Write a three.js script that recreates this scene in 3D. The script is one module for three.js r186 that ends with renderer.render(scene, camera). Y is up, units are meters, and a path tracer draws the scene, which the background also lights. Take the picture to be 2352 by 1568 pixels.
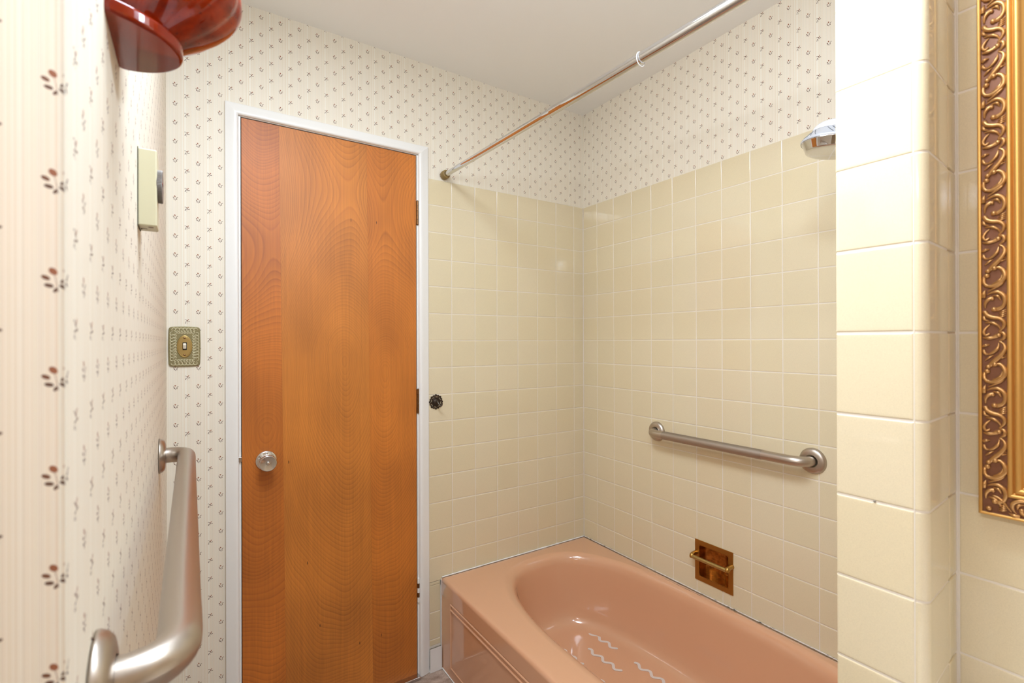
import * as THREE from 'three';
import { RoundedBoxGeometry } from 'three/addons/geometries/RoundedBoxGeometry.js';
import { mergeGeometries, mergeVertices } from 'three/addons/utils/BufferGeometryUtils.js';
import { RectAreaLightUniformsLib } from 'three/addons/lights/RectAreaLightUniformsLib.js';
import { ImprovedNoise } from 'three/addons/math/ImprovedNoise.js';

// ------------------------------------------------------------------ camera, exposure
const scene = new THREE.Scene();
scene.background = new THREE.Color(0x000000);
const camera = new THREE.PerspectiveCamera(2 * Math.atan(784 / 1126.28) * 180 / Math.PI, 2352 / 1568, 0.02, 20);
const CAM_H = 1.322;
camera.position.set(0, CAM_H, 0);
camera.rotation.order = 'YXZ';
camera.rotation.set(0.062 * Math.PI / 180, -33.21 * Math.PI / 180, -0.164 * Math.PI / 180);
camera.focus = 1.75;
camera.userData.fStop = 6.3;
const renderer = new THREE.WebGLRenderer({ antialias: true });
renderer.toneMapping = THREE.LinearToneMapping;
renderer.toneMappingExposure = 0.98;
renderer.shadowMap.enabled = true;
RectAreaLightUniformsLib.init();

// light values for further down: added fill panel, flash stand-in globe, bulb bar
const FILL_PANEL = { x0: 0.02, x1: 0.44, z0: -0.98, z1: -0.40, color: 0xdfecfb, nits: 29 };
const FLASH_GLOBE = { pos: [0.52, 1.995, -0.27], r: 0.05, color: 0xd8ebff, power: 0.2 };
const BAR = { x: -0.46, y: 1.82, zs: [-0.12, 0.0, 0.12, 0.24], color: 0xecf2ff, power: 0.32 };

// ------------------------------------------------------------------ measured room
const ZA = -1.8311, XB = 1.6203, XL = -0.0627, ZS = -0.3915, XM = 0.881, CEIL = 2.44;
const XE = 0.7404, ZE0 = -0.3207, ZE1 = -0.2329, ZM = -0.2298;
const P = 0.1095, GAP = 0.0018, TT = 0.005, TILE_TOP = 1.9815, RIM = 0.366;
const rowY = k => 1.8761 - k * P;
const wingY = j => 1.3329 + j * P;

// ------------------------------------------------------------------ helpers
let seed = 7;
const rnd = () => { seed = (seed * 1664525 + 1013904223) >>> 0; return seed / 4294967296; };
const rr = (a, b) => a + (b - a) * rnd();
const perlin = new ImprovedNoise();
const fbm = (x, y, z = 0, o = 4) => { let s = 0, a = 0.5; for (let i = 0; i < o; i++) { s += a * perlin.noise(x, y, z); x *= 2.03; y *= 2.03; a *= 0.5; } return s; };
const V = (x, y, z) => new THREE.Vector3(x, y, z);
const used = new Map();
function numbered(n) { const k = used.get(n) ?? 0; used.set(n, k + 1); return k ? n + '_' + String(k).padStart(3, '0') : n; }
function tag(o, label, category, group, kind) { o.userData.label = label; if (category) o.userData.category = category; if (group) o.userData.group = group; if (kind) o.userData.kind = kind; return o; }
function mesh(name, geo, mat, parent) {
  const m = new THREE.Mesh(geo, mat); m.name = parent ? name : numbered(name); m.castShadow = m.receiveShadow = true;
  (parent ?? scene).add(m); return m;
}
function thing(name, label, category, pos = [0, 0, 0], group, kind) {
  const o = new THREE.Group(); o.name = numbered(name); o.position.set(...pos); scene.add(o); return tag(o, label, category, group, kind);
}
function box(x0, x1, y0, y1, z0, z1) { const g = new THREE.BoxGeometry(x1 - x0, y1 - y0, z1 - z0); g.translate((x0 + x1) / 2, (y0 + y1) / 2, (z0 + z1) / 2); return g; }
function rbox(w, h, d, r, s = 2) { return new RoundedBoxGeometry(w, h, d, s, r); }
function merge(list) { return mergeGeometries(list.map(g => { let q = g.index ? g.toNonIndexed() : g; for (const n of Object.keys(q.attributes)) if (!['position', 'normal', 'uv'].includes(n)) q.deleteAttribute(n); if (!q.attributes.uv) q.setAttribute('uv', new THREE.BufferAttribute(new Float32Array(q.attributes.position.count * 2), 2)); return q; })); }
function lathe(pts, seg = 48) { return new THREE.LatheGeometry(pts.map(p => new THREE.Vector2(p[0], p[1])), seg); }
// round sweep along points with a radius at each sample; flat squashes it along a direction
function sweep(pts, radii, samples = 40, seg = 10, caps = true) {
  const curve = new THREE.CatmullRomCurve3(pts), fr = curve.computeFrenetFrames(samples, false);
  const pos = [], idx = [], uv = [];
  const R = t => { const q = t * (radii.length - 1), i = Math.min(radii.length - 2, Math.floor(q)), f = q - i; return radii.length === 1 ? radii[0] : radii[i] * (1 - f) + radii[i + 1] * f; };
  for (let i = 0; i <= samples; i++) {
    const c = curve.getPointAt(i / samples), r = R(i / samples);
    for (let j = 0; j <= seg; j++) {
      const a = j / seg * Math.PI * 2, n = fr.normals[i].clone().multiplyScalar(Math.cos(a)).addScaledVector(fr.binormals[i], Math.sin(a));
      pos.push(c.x + n.x * r, c.y + n.y * r, c.z + n.z * r); uv.push(i / samples, j / seg);
    }
  }
  for (let i = 0; i < samples; i++) for (let j = 0; j < seg; j++) { const a = i * (seg + 1) + j, b = a + seg + 1; idx.push(a, a + 1, b, b, a + 1, b + 1); }
  if (caps) for (const i of [0, samples]) {
    const c = curve.getPointAt(i / samples), k = pos.length / 3; pos.push(c.x, c.y, c.z); uv.push(0, 0);
    for (let j = 0; j < seg; j++) { const a = i * (seg + 1) + j; i ? idx.push(k, a, a + 1) : idx.push(k, a + 1, a); }
  }
  const g = new THREE.BufferGeometry(); g.setAttribute('position', new THREE.Float32BufferAttribute(pos, 3)); g.setAttribute('uv', new THREE.Float32BufferAttribute(uv, 2)); g.setIndex(idx);
  g.computeVertexNormals(); return g;
}
function canvas(w, h) { const c = document.createElement('canvas'); c.width = w; c.height = h; return [c, c.getContext('2d')]; }
function canvasTex(c, srgb = true) { const t = new THREE.CanvasTexture(c); t.wrapS = t.wrapT = THREE.RepeatWrapping; if (srgb) t.colorSpace = THREE.SRGBColorSpace; t.anisotropy = 8; return t; }
function dataTex(w, h, f, srgb = true) {
  const d = new Uint8Array(w * h * 4);
  for (let y = 0; y < h; y++) for (let x = 0; x < w; x++) { const c = f(x / w, y / h), i = (y * w + x) * 4; for (let k = 0; k < 3; k++) d[i + k] = Math.max(0, Math.min(255, c[k])); d[i + 3] = 255; }
  const t = new THREE.DataTexture(d, w, h); t.magFilter = THREE.LinearFilter; t.minFilter = THREE.LinearMipmapLinearFilter; t.wrapS = t.wrapT = THREE.RepeatWrapping; if (srgb) t.colorSpace = THREE.SRGBColorSpace; t.needsUpdate = true; return t;
}
const std = o => new THREE.MeshStandardMaterial(o), phy = o => new THREE.MeshPhysicalMaterial(o);

// ------------------------------------------------------------------ materials
// wallpaper: cream paper with fine vertical lines and small brown sprigs, half-drop
const WP_W = 0.0597, WP_V = 0.0585;
function wallpaperCanvas() {
  const S = 1024, [c, g] = canvas(S, S);
  g.fillStyle = 'rgb(236,229,214)'; g.fillRect(0, 0, S, S);
  const tones = ['220,199,174', '226,206,180', '222,212,182', '240,234,220', '214,201,180', '242,237,226'];
  for (let i = 0; i < 104; i++) { g.fillStyle = `rgba(${tones[Math.floor(rnd() * tones.length)]},${rr(0.4, 0.95)})`; g.fillRect(Math.floor(rnd() * S), 0, rr(2.5, 7), S); }
  for (let i = 0; i < 7; i++) { g.fillStyle = 'rgba(230,210,186,0.16)'; g.fillRect(i * 146 + 20, 0, rr(30, 60), S); }
  const k = S / 58.5;
  const leaf = (cx, cy, dx, dy, len, wid, ang, col) => { g.save(); g.translate(cx + dx * k, cy - dy * k); g.rotate(-ang * Math.PI / 180); g.fillStyle = col; g.beginPath(); g.ellipse(0, 0, len * k * 0.6, wid * k * 0.62, 0, 0, 7); g.fill(); g.restore(); };
  const stem = (cx, cy, pts, col) => { g.strokeStyle = col; g.lineWidth = 0.22 * k; g.lineCap = 'round'; g.beginPath(); pts.forEach(([x, y], i) => i ? g.lineTo(cx + x * k, cy - y * k) : g.moveTo(cx + x * k, cy - y * k)); g.stroke(); };
  const br = 'rgb(116,76,56)', br2 = 'rgb(98,70,56)', gy = 'rgb(124,104,92)', or = 'rgb(150,94,66)';
  const A = (cx, cy) => {
    leaf(cx, cy, -1.4, 5.5, 4.0, 2.7, 125, or); leaf(cx, cy, -4.6, 1.6, 3.6, 2.0, 150, br); leaf(cx, cy, -3.2, -3.0, 3.6, 1.9, 165, br2);
    leaf(cx, cy, 4.9, 2.2, 3.4, 1.3, 25, gy); leaf(cx, cy, 3.0, 0.2, 3.0, 1.4, 50, br2); leaf(cx, cy, 2.8, -3.4, 3.0, 1.6, 320, br2); leaf(cx, cy, -0.3, -5.6, 2.6, 1.4, 60, br2);
    stem(cx, cy, [[-1, 3.6], [0.2, -1.5], [0.9, -6.8]], gy);
  };
  const B = (cx, cy) => {
    leaf(cx, cy, -4.8, 5.2, 2.8, 1.3, 20, gy); leaf(cx, cy, -1.2, 3.2, 3.4, 1.8, 140, br); leaf(cx, cy, 2.8, 5.2, 3.4, 2.0, 55, or); leaf(cx, cy, 0.9, 2.0, 3.2, 1.6, 70, br);
    leaf(cx, cy, -3.0, -1.6, 3.2, 1.6, 15, br2); leaf(cx, cy, -4.4, -5.0, 3.0, 1.7, 55, br2); leaf(cx, cy, 5.0, -0.4, 3.2, 1.6, 10, br2); leaf(cx, cy, 1.8, -1.0, 2.2, 1.4, 30, br2); leaf(cx, cy, -0.6, -6.4, 2.0, 1.0, 80, gy);
    stem(cx, cy, [[0.8, 1.6], [-0.6, -2.4], [-0.8, -6.2]], gy);
  };
  A(S * 0.25, S * 0.5); for (const y of [0, S]) B(S * 0.75, y);
  return c;
}
const WALLPAPER = std({ map: canvasTex(wallpaperCanvas()), roughness: 0.62 });
// u,v of the print for a point: origin is the centre of one sprig on that wall
const print = (u, v, u0, v0) => [(u - u0) / WP_W + 0.25, (v - v0) / WP_V + 0.5];
function paperUV(geo) {
  const p = geo.attributes.position, n = geo.attributes.normal, uv = [];
  for (let i = 0; i < p.count; i++) {
    const x = p.getX(i), y = p.getY(i), z = p.getZ(i), nx = n.getX(i), nz = n.getZ(i);
    if (nz > 0.75) uv.push(...(z < -1 ? print(x, y, -0.0395, 2.1205) : print(x, y, -0.0668, 1.3591)));
    else if (nx < -0.75) uv.push(...print(z, y, -1.0158, 2.0525));
    else if (nx > 0.75) uv.push(...print(-z, y, 0.4522, 1.302));
    else uv.push(0.5, 0.5);
  }
  geo.setAttribute('uv', new THREE.Float32BufferAttribute(uv, 2)); return geo;
}
// glazed tile: cream yellow with fine speckle
const speckle = dataTex(512, 512, (() => { const s = new Float32Array(512 * 512); for (let i = 0; i < s.length; i++) s[i] = rnd(); return (u, v) => { const x = Math.floor(u * 512), y = Math.floor(v * 512), n = s[y * 512 + x], b = (s[(y >> 1) * 512 + (x >> 1)] - 0.5) * 7; const q = n < 0.012 ? -26 : (n - 0.5) * 9; return [246 + b + q, 243 + b + q, 238 + b + q]; }; })());
speckle.repeat.set(6, 6);
const TILE = [0xe6dabc, 0xe5d9ba, 0xe7dbbe, 0xe6d9b9].map(c => phy({ color: c, map: speckle, roughness: 0.06, ior: 1.52 }));
const GROUT = std({ color: 0xe4dacb, roughness: 0.85 });
const PAINT = std({ color: 0xedebe7, roughness: 0.32 });
const CEILING = std({ color: 0xf5f3ef, roughness: 0.8 });
const PLAIN = std({ color: 0xc0a684, roughness: 0.7 });
const CERAMIC = phy({ color: 0x963002, roughness: 0.07, map: dataTex(128, 128, (u, v) => { const n = fbm(u * 6, v * 6, 3) * 120; const s = perlin.noise(u * 40, v * 40, 9) > 0.55 ? -70 : 0; return [225 + n + s, 180 + n * 1.3 + s, 150 + n + s]; }) });
const PINK = phy({ color: 0xd8a581, roughness: 0.1, clearcoat: 0.6, clearcoatRoughness: 0.04 });
const STRIP = std({ color: 0xdccfc6, roughness: 0.75 });
const STEEL = std({ color: 0xbdb3a8, metalness: 1, roughness: 0.36 });
const KNURL = std({ color: 0xb3a99e, metalness: 1, roughness: 0.5 });
const CHROME = std({ color: 0xd8d8da, metalness: 1, roughness: 0.06 });
const SATIN = std({ color: 0xc9c6c4, metalness: 1, roughness: 0.22 });
const BRASS = std({ color: 0xb8904f, metalness: 1, roughness: 0.32 });
const BRASSD = std({ color: 0xc89a58, metalness: 1, roughness: 0.24, map: dataTex(128, 128, (u, v) => { const n = fbm(u * 7, v * 7, 5) * 130; return [225 + n, 215 + n, 205 + n]; }) });
const ANTIQUE = std({ color: 0xb59b62, metalness: 0.9, roughness: 0.4 });
const PATINA = std({ color: 0x8f8662, metalness: 0.7, roughness: 0.5 });
const BRONZE = std({ color: 0x7a5a3c, metalness: 0.9, roughness: 0.35 });
const DARKBRONZE = std({ color: 0x463a32, metalness: 0.7, roughness: 0.4 });
const BLACK = std({ color: 0x15120f, roughness: 0.6 });
const WHITE = phy({ color: 0xf1f1f3, roughness: 0.25, clearcoat: 0.5 });
const CREAM = std({ color: 0xcdc6a6, roughness: 0.4 });
const KNOBGREY = std({ color: 0x77716c, roughness: 0.45, metalness: 0.3 });
const GILT = std({ color: 0xc99a62, metalness: 0.75, roughness: 0.33 });
const GILT_FLAT = std({ color: 0xd6a55c, metalness: 0.7, roughness: 0.4 });
const GILT_DARK = std({ color: 0x7d5138, metalness: 0.35, roughness: 0.5 });
const CAULK = std({ color: 0xe0dbd5, roughness: 0.7, map: dataTex(512, 64, (u, v) => { const m = fbm(u * 40, v * 3, 2) + 0.6 * fbm(u * 9, v * 1, 8); const s = m > 0.25 ? 0.4 : 1; const q = 250 * s; return [q, q * 0.98, q * 0.97]; }) });
const FLOOR = std({ roughness: 0.45, map: dataTex(512, 512, (u, v) => { const tau = Math.PI * 2, a = Math.cos(u * tau) * 2, b = Math.sin(u * tau) * 2, c = Math.cos(v * tau) * 2, d = Math.sin(v * tau) * 2; const n = fbm(a + c * 1.7 + 5, b + d * 1.7, a * 0.3) * 60 + perlin.noise(u * 90, v * 90, 4) * 14; return [168 + n, 146 + n, 130 + n]; }) });

// ------------------------------------------------------------------ tiles
const tileCache = new Map();
function tileGeo(w, h, t = TT, b = 0.0022) {
  const key = [w, h, t, b].map(q => q.toFixed(4)).join(); if (tileCache.has(key)) return tileCache.get(key);
  const pos = [], nor = [], uv = [], idx = [], W = w / 2, H = h / 2;
  const rings = [[0, 0, 1, 0], [0, t - b, 1, 0.15], [b * 0.3, t - b * 0.3, 0.6, 0.8], [b, t, 0.06, 1], [b * 2.6, t + 0.00012, 0, 1]];
  const cor = [[-1, -1], [1, -1], [1, 1], [-1, 1]];
  for (const [ins, z, no, nz] of rings) for (const [sx, sy] of cor) {
    pos.push(sx * (W - ins), sy * (H - ins), z); const l = Math.hypot(no, no, nz); nor.push(sx * no / l, sy * no / l, nz / l); uv.push(sx * (W - ins), sy * (H - ins));
  }
  // straight edges need straight normals: duplicate per side
  const P2 = [], N2 = [], U2 = [];
  const put = (r, c, side) => {
    const i = (r * 4 + c) * 3; P2.push(pos[i], pos[i + 1], pos[i + 2]); const [, , no, nz] = rings[r]; const d = [[0, -1], [1, 0], [0, 1], [-1, 0]][side], l = Math.hypot(no, nz) || 1;
    N2.push(d[0] * no / l, d[1] * no / l, nz / l); U2.push(pos[i] * 1, pos[i + 1] * 1); return P2.length / 3 - 1;
  };
  for (let s = 0; s < 4; s++) for (let r = 0; r < rings.length - 1; r++) { const c0 = s, c1 = (s + 1) % 4, a = put(r, c0, s), b2 = put(r, c1, s), c = put(r + 1, c1, s), d = put(r + 1, c0, s); idx.push(a, b2, c, a, c, d); }
  const R = rings.length - 1, f = cor.map((_, c) => { const i = (R * 4 + c) * 3; P2.push(pos[i], pos[i + 1], pos[i + 2]); N2.push(0, 0, 1); U2.push(pos[i], pos[i + 1]); return P2.length / 3 - 1; });
  idx.push(f[0], f[1], f[2], f[0], f[2], f[3]);
  const g = new THREE.BufferGeometry(); g.setAttribute('position', new THREE.Float32BufferAttribute(P2, 3)); g.setAttribute('normal', new THREE.Float32BufferAttribute(N2, 3)); g.setAttribute('uv', new THREE.Float32BufferAttribute(U2, 2)); g.setIndex(idx);
  tileCache.set(key, g); return g;
}
function tile(parent, x, y, z, w, h, ry, wob = 0.0022) {
  const m = mesh('tile', tileGeo(w, h), TILE[Math.floor(rnd() * TILE.length)], parent);
  m.position.set(x, y, z); m.rotation.set(rr(-wob, wob), ry + rr(-wob, wob), 0); return m;
}

// ------------------------------------------------------------------ room shell
mesh('floor', (() => { const g = box(-1.05, XB + 0.1, -0.06, 0, ZA - 0.15, 1.4); const p = g.attributes.position, uv = []; for (let i = 0; i < p.count; i++) uv.push(p.getX(i) * 2.2, p.getZ(i) * 2.2); g.setAttribute('uv', new THREE.Float32BufferAttribute(uv, 2)); return g; })(), FLOOR);
tag(scene.getObjectByName('floor'), 'mottled brown vinyl bathroom floor', 'floor', null, 'structure');
tag(mesh('ceiling', box(-1.05, XB + 0.1, CEIL, CEIL + 0.08, ZA - 0.15, 1.4), CEILING), 'flat off-white painted ceiling', 'ceiling', null, 'structure');

// wall with the door and the head of the tub
const DOOR = { x0: 0.1392, x1: 0.7462, y0: 0.012, y1: 2.0605, z: ZA - 0.001 };
const wallBack = thing('wall_back', 'wall holding the wooden door, papered with brown sprigs above cream tile', 'wall', [0, 0, 0], null, 'structure');
{
  const s = new THREE.Shape([[XL - 0.02, 0], [XB + 0.1, 0], [XB + 0.1, CEIL], [XL - 0.02, CEIL]].map(q => new THREE.Vector2(...q)));
  const h = new THREE.Path([[0.115, 0.0001], [0.115, 2.085], [0.772, 2.085], [0.772, 0.0001]].map(q => new THREE.Vector2(...q)));
  s.holes.push(h);
  const g = new THREE.ExtrudeGeometry(s, { depth: 0.11, bevelEnabled: false }); g.translate(0, 0, ZA - 0.005 - 0.11);
  mesh('wallpaper_face', paperUV(g), WALLPAPER, wallBack);
  const gx0 = 0.797;
  mesh('corner_grout', box(XB - 0.0016, XB + 0.002, RIM, TILE_TOP - 0.002, ZA - 0.002, ZA + 0.0016), GROUT, wallBack);
  mesh('grout', merge([box(gx0, XB, RIM - 0.03, TILE_TOP - 0.0015, ZA - 0.02, ZA - 0.0009), box(gx0, 0.857, 0.09, RIM, ZA - 0.02, ZA - 0.0009)]), GROUT, wallBack);
  const xs = [gx0]; for (let i = 0; i < 7; i++) xs.push(0.9019 + i * P); xs.push(XB - 0.001);
  const ys = [TILE_TOP]; for (let k = 0; k <= 13; k++) ys.push(rowY(k)); ys.push(RIM - 0.012);
  for (let i = 0; i < xs.length - 1; i++) for (let j = 0; j < ys.length - 1; j++) {
    const w = xs[i + 1] - xs[i] - GAP, hh = ys[j] - ys[j + 1] - GAP; tile(wallBack, (xs[i] + xs[i + 1]) / 2, (ys[j] + ys[j + 1]) / 2, ZA - TT, w, hh, 0);
  }
  const yl = [RIM - 0.0125, rowY(14), rowY(15), rowY(16), 0.099];
  for (let j = 0; j < yl.length - 1; j++) tile(wallBack, 0.8225, (yl[j] + yl[j + 1]) / 2, ZA - TT, 0.049, yl[j] - yl[j + 1] - (j ? GAP : -GAP), 0);
}
tag(mesh('baseboard_back', (() => { const s = new THREE.Shape(); s.moveTo(0, 0.001); s.lineTo(0.016, 0.001); s.quadraticCurveTo(0.005, 0.006, 0.0045, 0.022); s.lineTo(0.0035, 0.094); s.lineTo(0, 0.096); const g = new THREE.ExtrudeGeometry(s, { depth: 0.05, bevelEnabled: false, curveSegments: 8 }); g.rotateY(-Math.PI / 2); g.rotateY(Math.PI); g.rotateY(0); g.translate(0, 0, 0); g.computeBoundingBox(); const b = g.boundingBox; g.translate(0.797 - b.min.x, 0, ZA - 0.003 - b.min.z); return g; })(), PAINT), 'short white cove baseboard between door casing and tub', 'baseboard', null, 'structure');

// long tub wall
const wallRight = thing('wall_right', 'long wall beside the tub, cream tile below sprigged wallpaper', 'wall', [0, 0, 0], null, 'structure');
{
  mesh('wallpaper_face', paperUV(box(XB + 0.005, XB + 0.11, 0, CEIL, ZA - 0.1, -0.2)), WALLPAPER, wallRight);
  mesh('grout', box(XB + 0.0009, XB + 0.03, RIM - 0.03, TILE_TOP - 0.0015, ZA, ZE0), GROUT, wallRight);
  const zs = [ZA + 0.001]; for (let i = 0; i <= 12; i++) zs.push(ZA + 0.0975 + i * P); zs.push(ZE0);
  const ys = [TILE_TOP]; for (let k = 0; k <= 13; k++) ys.push(rowY(k)); ys.push(RIM - 0.012);
  const soap = { z0: -1.178, z1: -1.048, y0: 0.428, y1: 0.556 };
  for (let i = 0; i < zs.length - 1; i++) for (let j = 0; j < ys.length - 1; j++) {
    tile(wallRight, XB + TT, (ys[j] + ys[j + 1]) / 2, (zs[i] + zs[i + 1]) / 2, zs[i + 1] - zs[i] - GAP, ys[j] - ys[j + 1] - GAP, -Math.PI / 2);
  }
}
// partition at the foot of the tub
const wing = thing('wall_partition', 'narrow partition at the foot of the tub, faced with cream tile and rounded edge trim', 'wall', [0, 0, 0], null, 'structure');
{
  mesh('core', box(XE + 0.004, XB + 0.02, 0, CEIL, ZE0 + 0.004, -0.2345), GROUT, wing);
  mesh('grout', box(XE + 0.0009, XE + 0.01, 0, 1.99, ZE0 + 0.002, -0.2325), GROUT, wing);
  const bn = (() => {   // rounded edge trim, profile in x,z, swept up
    const pr = [[XE + 0.006, -0.2345, -1, 0], [XE, ZE1 + 0.001, -1, 0]], r = 0.0118;
    for (let i = 0; i <= 12; i++) { const a = i / 12 * Math.PI / 2; pr.push([XE + r - Math.cos(a) * r, ZE1 + 0.001 + Math.sin(a) * r, -Math.cos(a), Math.sin(a)]); }
    pr.push([0.8395, -0.2270, 0.07, 0.997], [0.8405, -0.2285, 0.8, 0.6], [0.8405, -0.234, 1, 0]);
    return (h, rec = 0) => {
      const pos = [], nor = [], uv = [], idx = [], b = 0.0016, lv = [[-h / 2, 0.0012, -0.8], [-h / 2 + b, 0, 0], [h / 2 - b, 0, 0], [h / 2, 0.0012, 0.8]];
      for (const [y, ins, ny] of lv) for (const [x, z, nx, nz] of pr) { pos.push(x - nx * (ins + rec), y, z - nz * (ins + rec)); const l = Math.hypot(nx, ny, nz); nor.push(nx / l, ny / l, nz / l); uv.push(x + z, y); }
      const n = pr.length; for (let l = 0; l < 3; l++) for (let i = 0; i < n - 1; i++) { const a = l * n + i, c = a + n; idx.push(a, a + 1, c, c, a + 1, c + 1); }
      for (let i = 1; i < n - 1; i++) { idx.push(0, i + 1, i); idx.push(3 * n, 3 * n + i, 3 * n + i + 1); }
      const g = new THREE.BufferGeometry(); g.setAttribute('position', new THREE.Float32BufferAttribute(pos, 3)); g.setAttribute('normal', new THREE.Float32BufferAttribute(nor, 3)); g.setAttribute('uv', new THREE.Float32BufferAttribute(uv, 2)); g.setIndex(idx); return g;
    };
  })();
  const bg = bn(P - GAP);
  mesh('grout', bn(1.97, 0.0008), GROUT, wing).position.y = 0.99;
  mesh('grout', box(XE + 0.012, XM, 0, 1.99, -0.2345, -0.2305), GROUT, wing);
  for (let j = -12; j < 6; j++) {
    const y = (wingY(j) + wingY(j + 1)) / 2, top = wingY(j + 1) > 1.99 ? 1.99 : wingY(j + 1); if (wingY(j) > 1.99 || wingY(j) < 0.01) continue;
    tile(wing, XE + TT, y, (ZE0 + ZE1) / 2 + 0.0004, ZE1 - ZE0 - 0.0012, P - GAP, -Math.PI / 2, 0.001);
    const t = mesh('edge_trim_tile', bg, TILE[Math.floor(rnd() * 4)], wing); t.position.y = y;
    const f = tile(wing, 0.861, y, -0.2285 - TT, 0.0375, P - GAP, 0.0674, 0.0008);
  }
  tag(mesh('chip', new THREE.SphereGeometry(0.0016, 12, 8), std({ color: 0x8d8378, roughness: 0.9 }), wing), 'small grey chip in a tile joint').position.set(XE + 0.0003, wingY(-2) + 0.0006, -0.2748);
}
// wall carrying the mirror
const wallMirror = thing('wall_mirror', 'cream tiled wall behind the gilt framed mirror', 'wall', [0, 0, 0], null, 'structure');
{
  mesh('core', box(XM + 0.005, XM + 0.1, 0, CEIL, -0.2345, 1.4), PLAIN, wallMirror);
  mesh('grout', box(XM + 0.0009, XM + 0.03, 0, 1.99, -0.2345, 1.3), GROUT, wallMirror);
  for (let i = 0; i < 14; i++) for (let j = -12; j < 6; j++) { if (wingY(j) < 0.01 || wingY(j) > 1.95) continue; tile(wallMirror, XM + TT, (wingY(j) + wingY(j + 1)) / 2, ZM + 0.0015 + (i + 0.5) * P, P - GAP, P - GAP, -Math.PI / 2, 0.0012); }
  mesh('corner_grout', box(XM - 0.0012, XM + 0.006, 0, 1.99, ZM - 0.004, ZM + 0.0018), GROUT, wallMirror);
}
// left wall, its free end turned towards the camera
{
  const r = 0.004, s = new THREE.Shape(); s.moveTo(-1.05, -ZS); s.lineTo(XL - r, -ZS); s.absarc(XL - r, -ZS + r, r, -Math.PI / 2, 0, false); s.lineTo(XL, -ZA + 0.12); s.lineTo(-1.05, -ZA + 0.12);
  const g = new THREE.ExtrudeGeometry(s, { depth: CEIL, bevelEnabled: false, curveSegments: 6 }); g.rotateX(-Math.PI / 2);
  g.computeVertexNormals();
  tag(mesh('wall_left', paperUV(g), WALLPAPER), 'left wall and its free end, papered with small brown sprigs', 'wall', null, 'structure');
}
tag(mesh('wall_far', box(-1.05, BAR.x - 0.118, 0, CEIL, ZS, 1.4), PLAIN), 'cream wall behind the camera carrying the bulb bar', 'wall', null, 'structure');
tag(mesh('wall_rear', box(-1.05, XM + 0.1, 0, CEIL, 1.3, 1.4), PLAIN), 'cream wall at the back of the vanity space', 'wall', null, 'structure');

// ------------------------------------------------------------------ door
const TICKS = [[0.493, 1.771], [0.588, 1.774], [0.28, 0.911], [0.34, 0.549], [0.381, 0.317], [0.603, 0.211], [0.521, 0.208]];   // small dark flecks in the veneer, metres
function wood(w, h, cx, cy, ox, sx, zoff) {   // cathedral grain, ring centre at (cx,cy) metres from the leaf's lower left corner
  return dataTex(384, 1536, (u, v) => {
    const x = u * w, y = v * h; let dx = (x - cx - 0.02 * perlin.noise(y * 1.7, zoff, 1)) * sx, dy = y - cy;
    const wob = 0.55 * fbm(x * 5, y * 1.5, zoff, 2);
    const D = dy > 0 ? 3.3 * Math.sin(Math.min(dy, 1.1) / 0.6 * Math.PI / 2) : -dy / 0.22;
    const F = Math.sqrt((dx / 0.07) ** 2 + D * D + 0.1) + wob;
    const ph = F * 14 + 1.6 * perlin.noise(F * 2.3, zoff, 4), gain = 0.55 + 0.9 * Math.max(0, 0.5 + perlin.noise(F * 5.1, zoff, 6) + 0.4 * perlin.noise(x * 9, y * 5, zoff)); let f = ph - Math.floor(ph); const ring = f < 0.7 ? 0.5 * f / 0.7 : f < 0.85 ? 0.5 + 0.5 * (f - 0.7) / 0.15 : (1 - f) / 0.15;
    const amp = 0.55 + 0.45 * Math.min(1, Math.abs(dy) / 0.35);
    const streak = fbm(x * 160, y * 2.2, zoff + 3, 2), fine = perlin.noise(x * 900, y * 14, zoff), blot = fbm(x * 4, y * 2.4, zoff + 8, 3);
    const k = 1 - 0.105 * ring * amp * gain + 0.09 * streak + 0.04 * fine + 0.22 * blot;
    let tk = 1; for (const [tx, ty] of TICKS) { const ex = (x + ox - tx) / 0.0011, ey = (y + DOOR.y0 - ty) / 0.006, e = ex * ex + ey * ey; if (e < 1) tk = 0.45 + 0.4 * e; }
    if (tk < 1) return [110 * tk, 62 * tk, 26 * tk];
    return [196 * k, (120 - 4 * ring * amp) * k * (1 + 0.03 * blot), 44 * k * (1 + 0.1 * blot)];
  });
}
const door = thing('door_1', 'closed flush door veneered in glossy orange-brown wood with cathedral grain', 'door', [0, 0, 0], null, 'structure');
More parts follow.
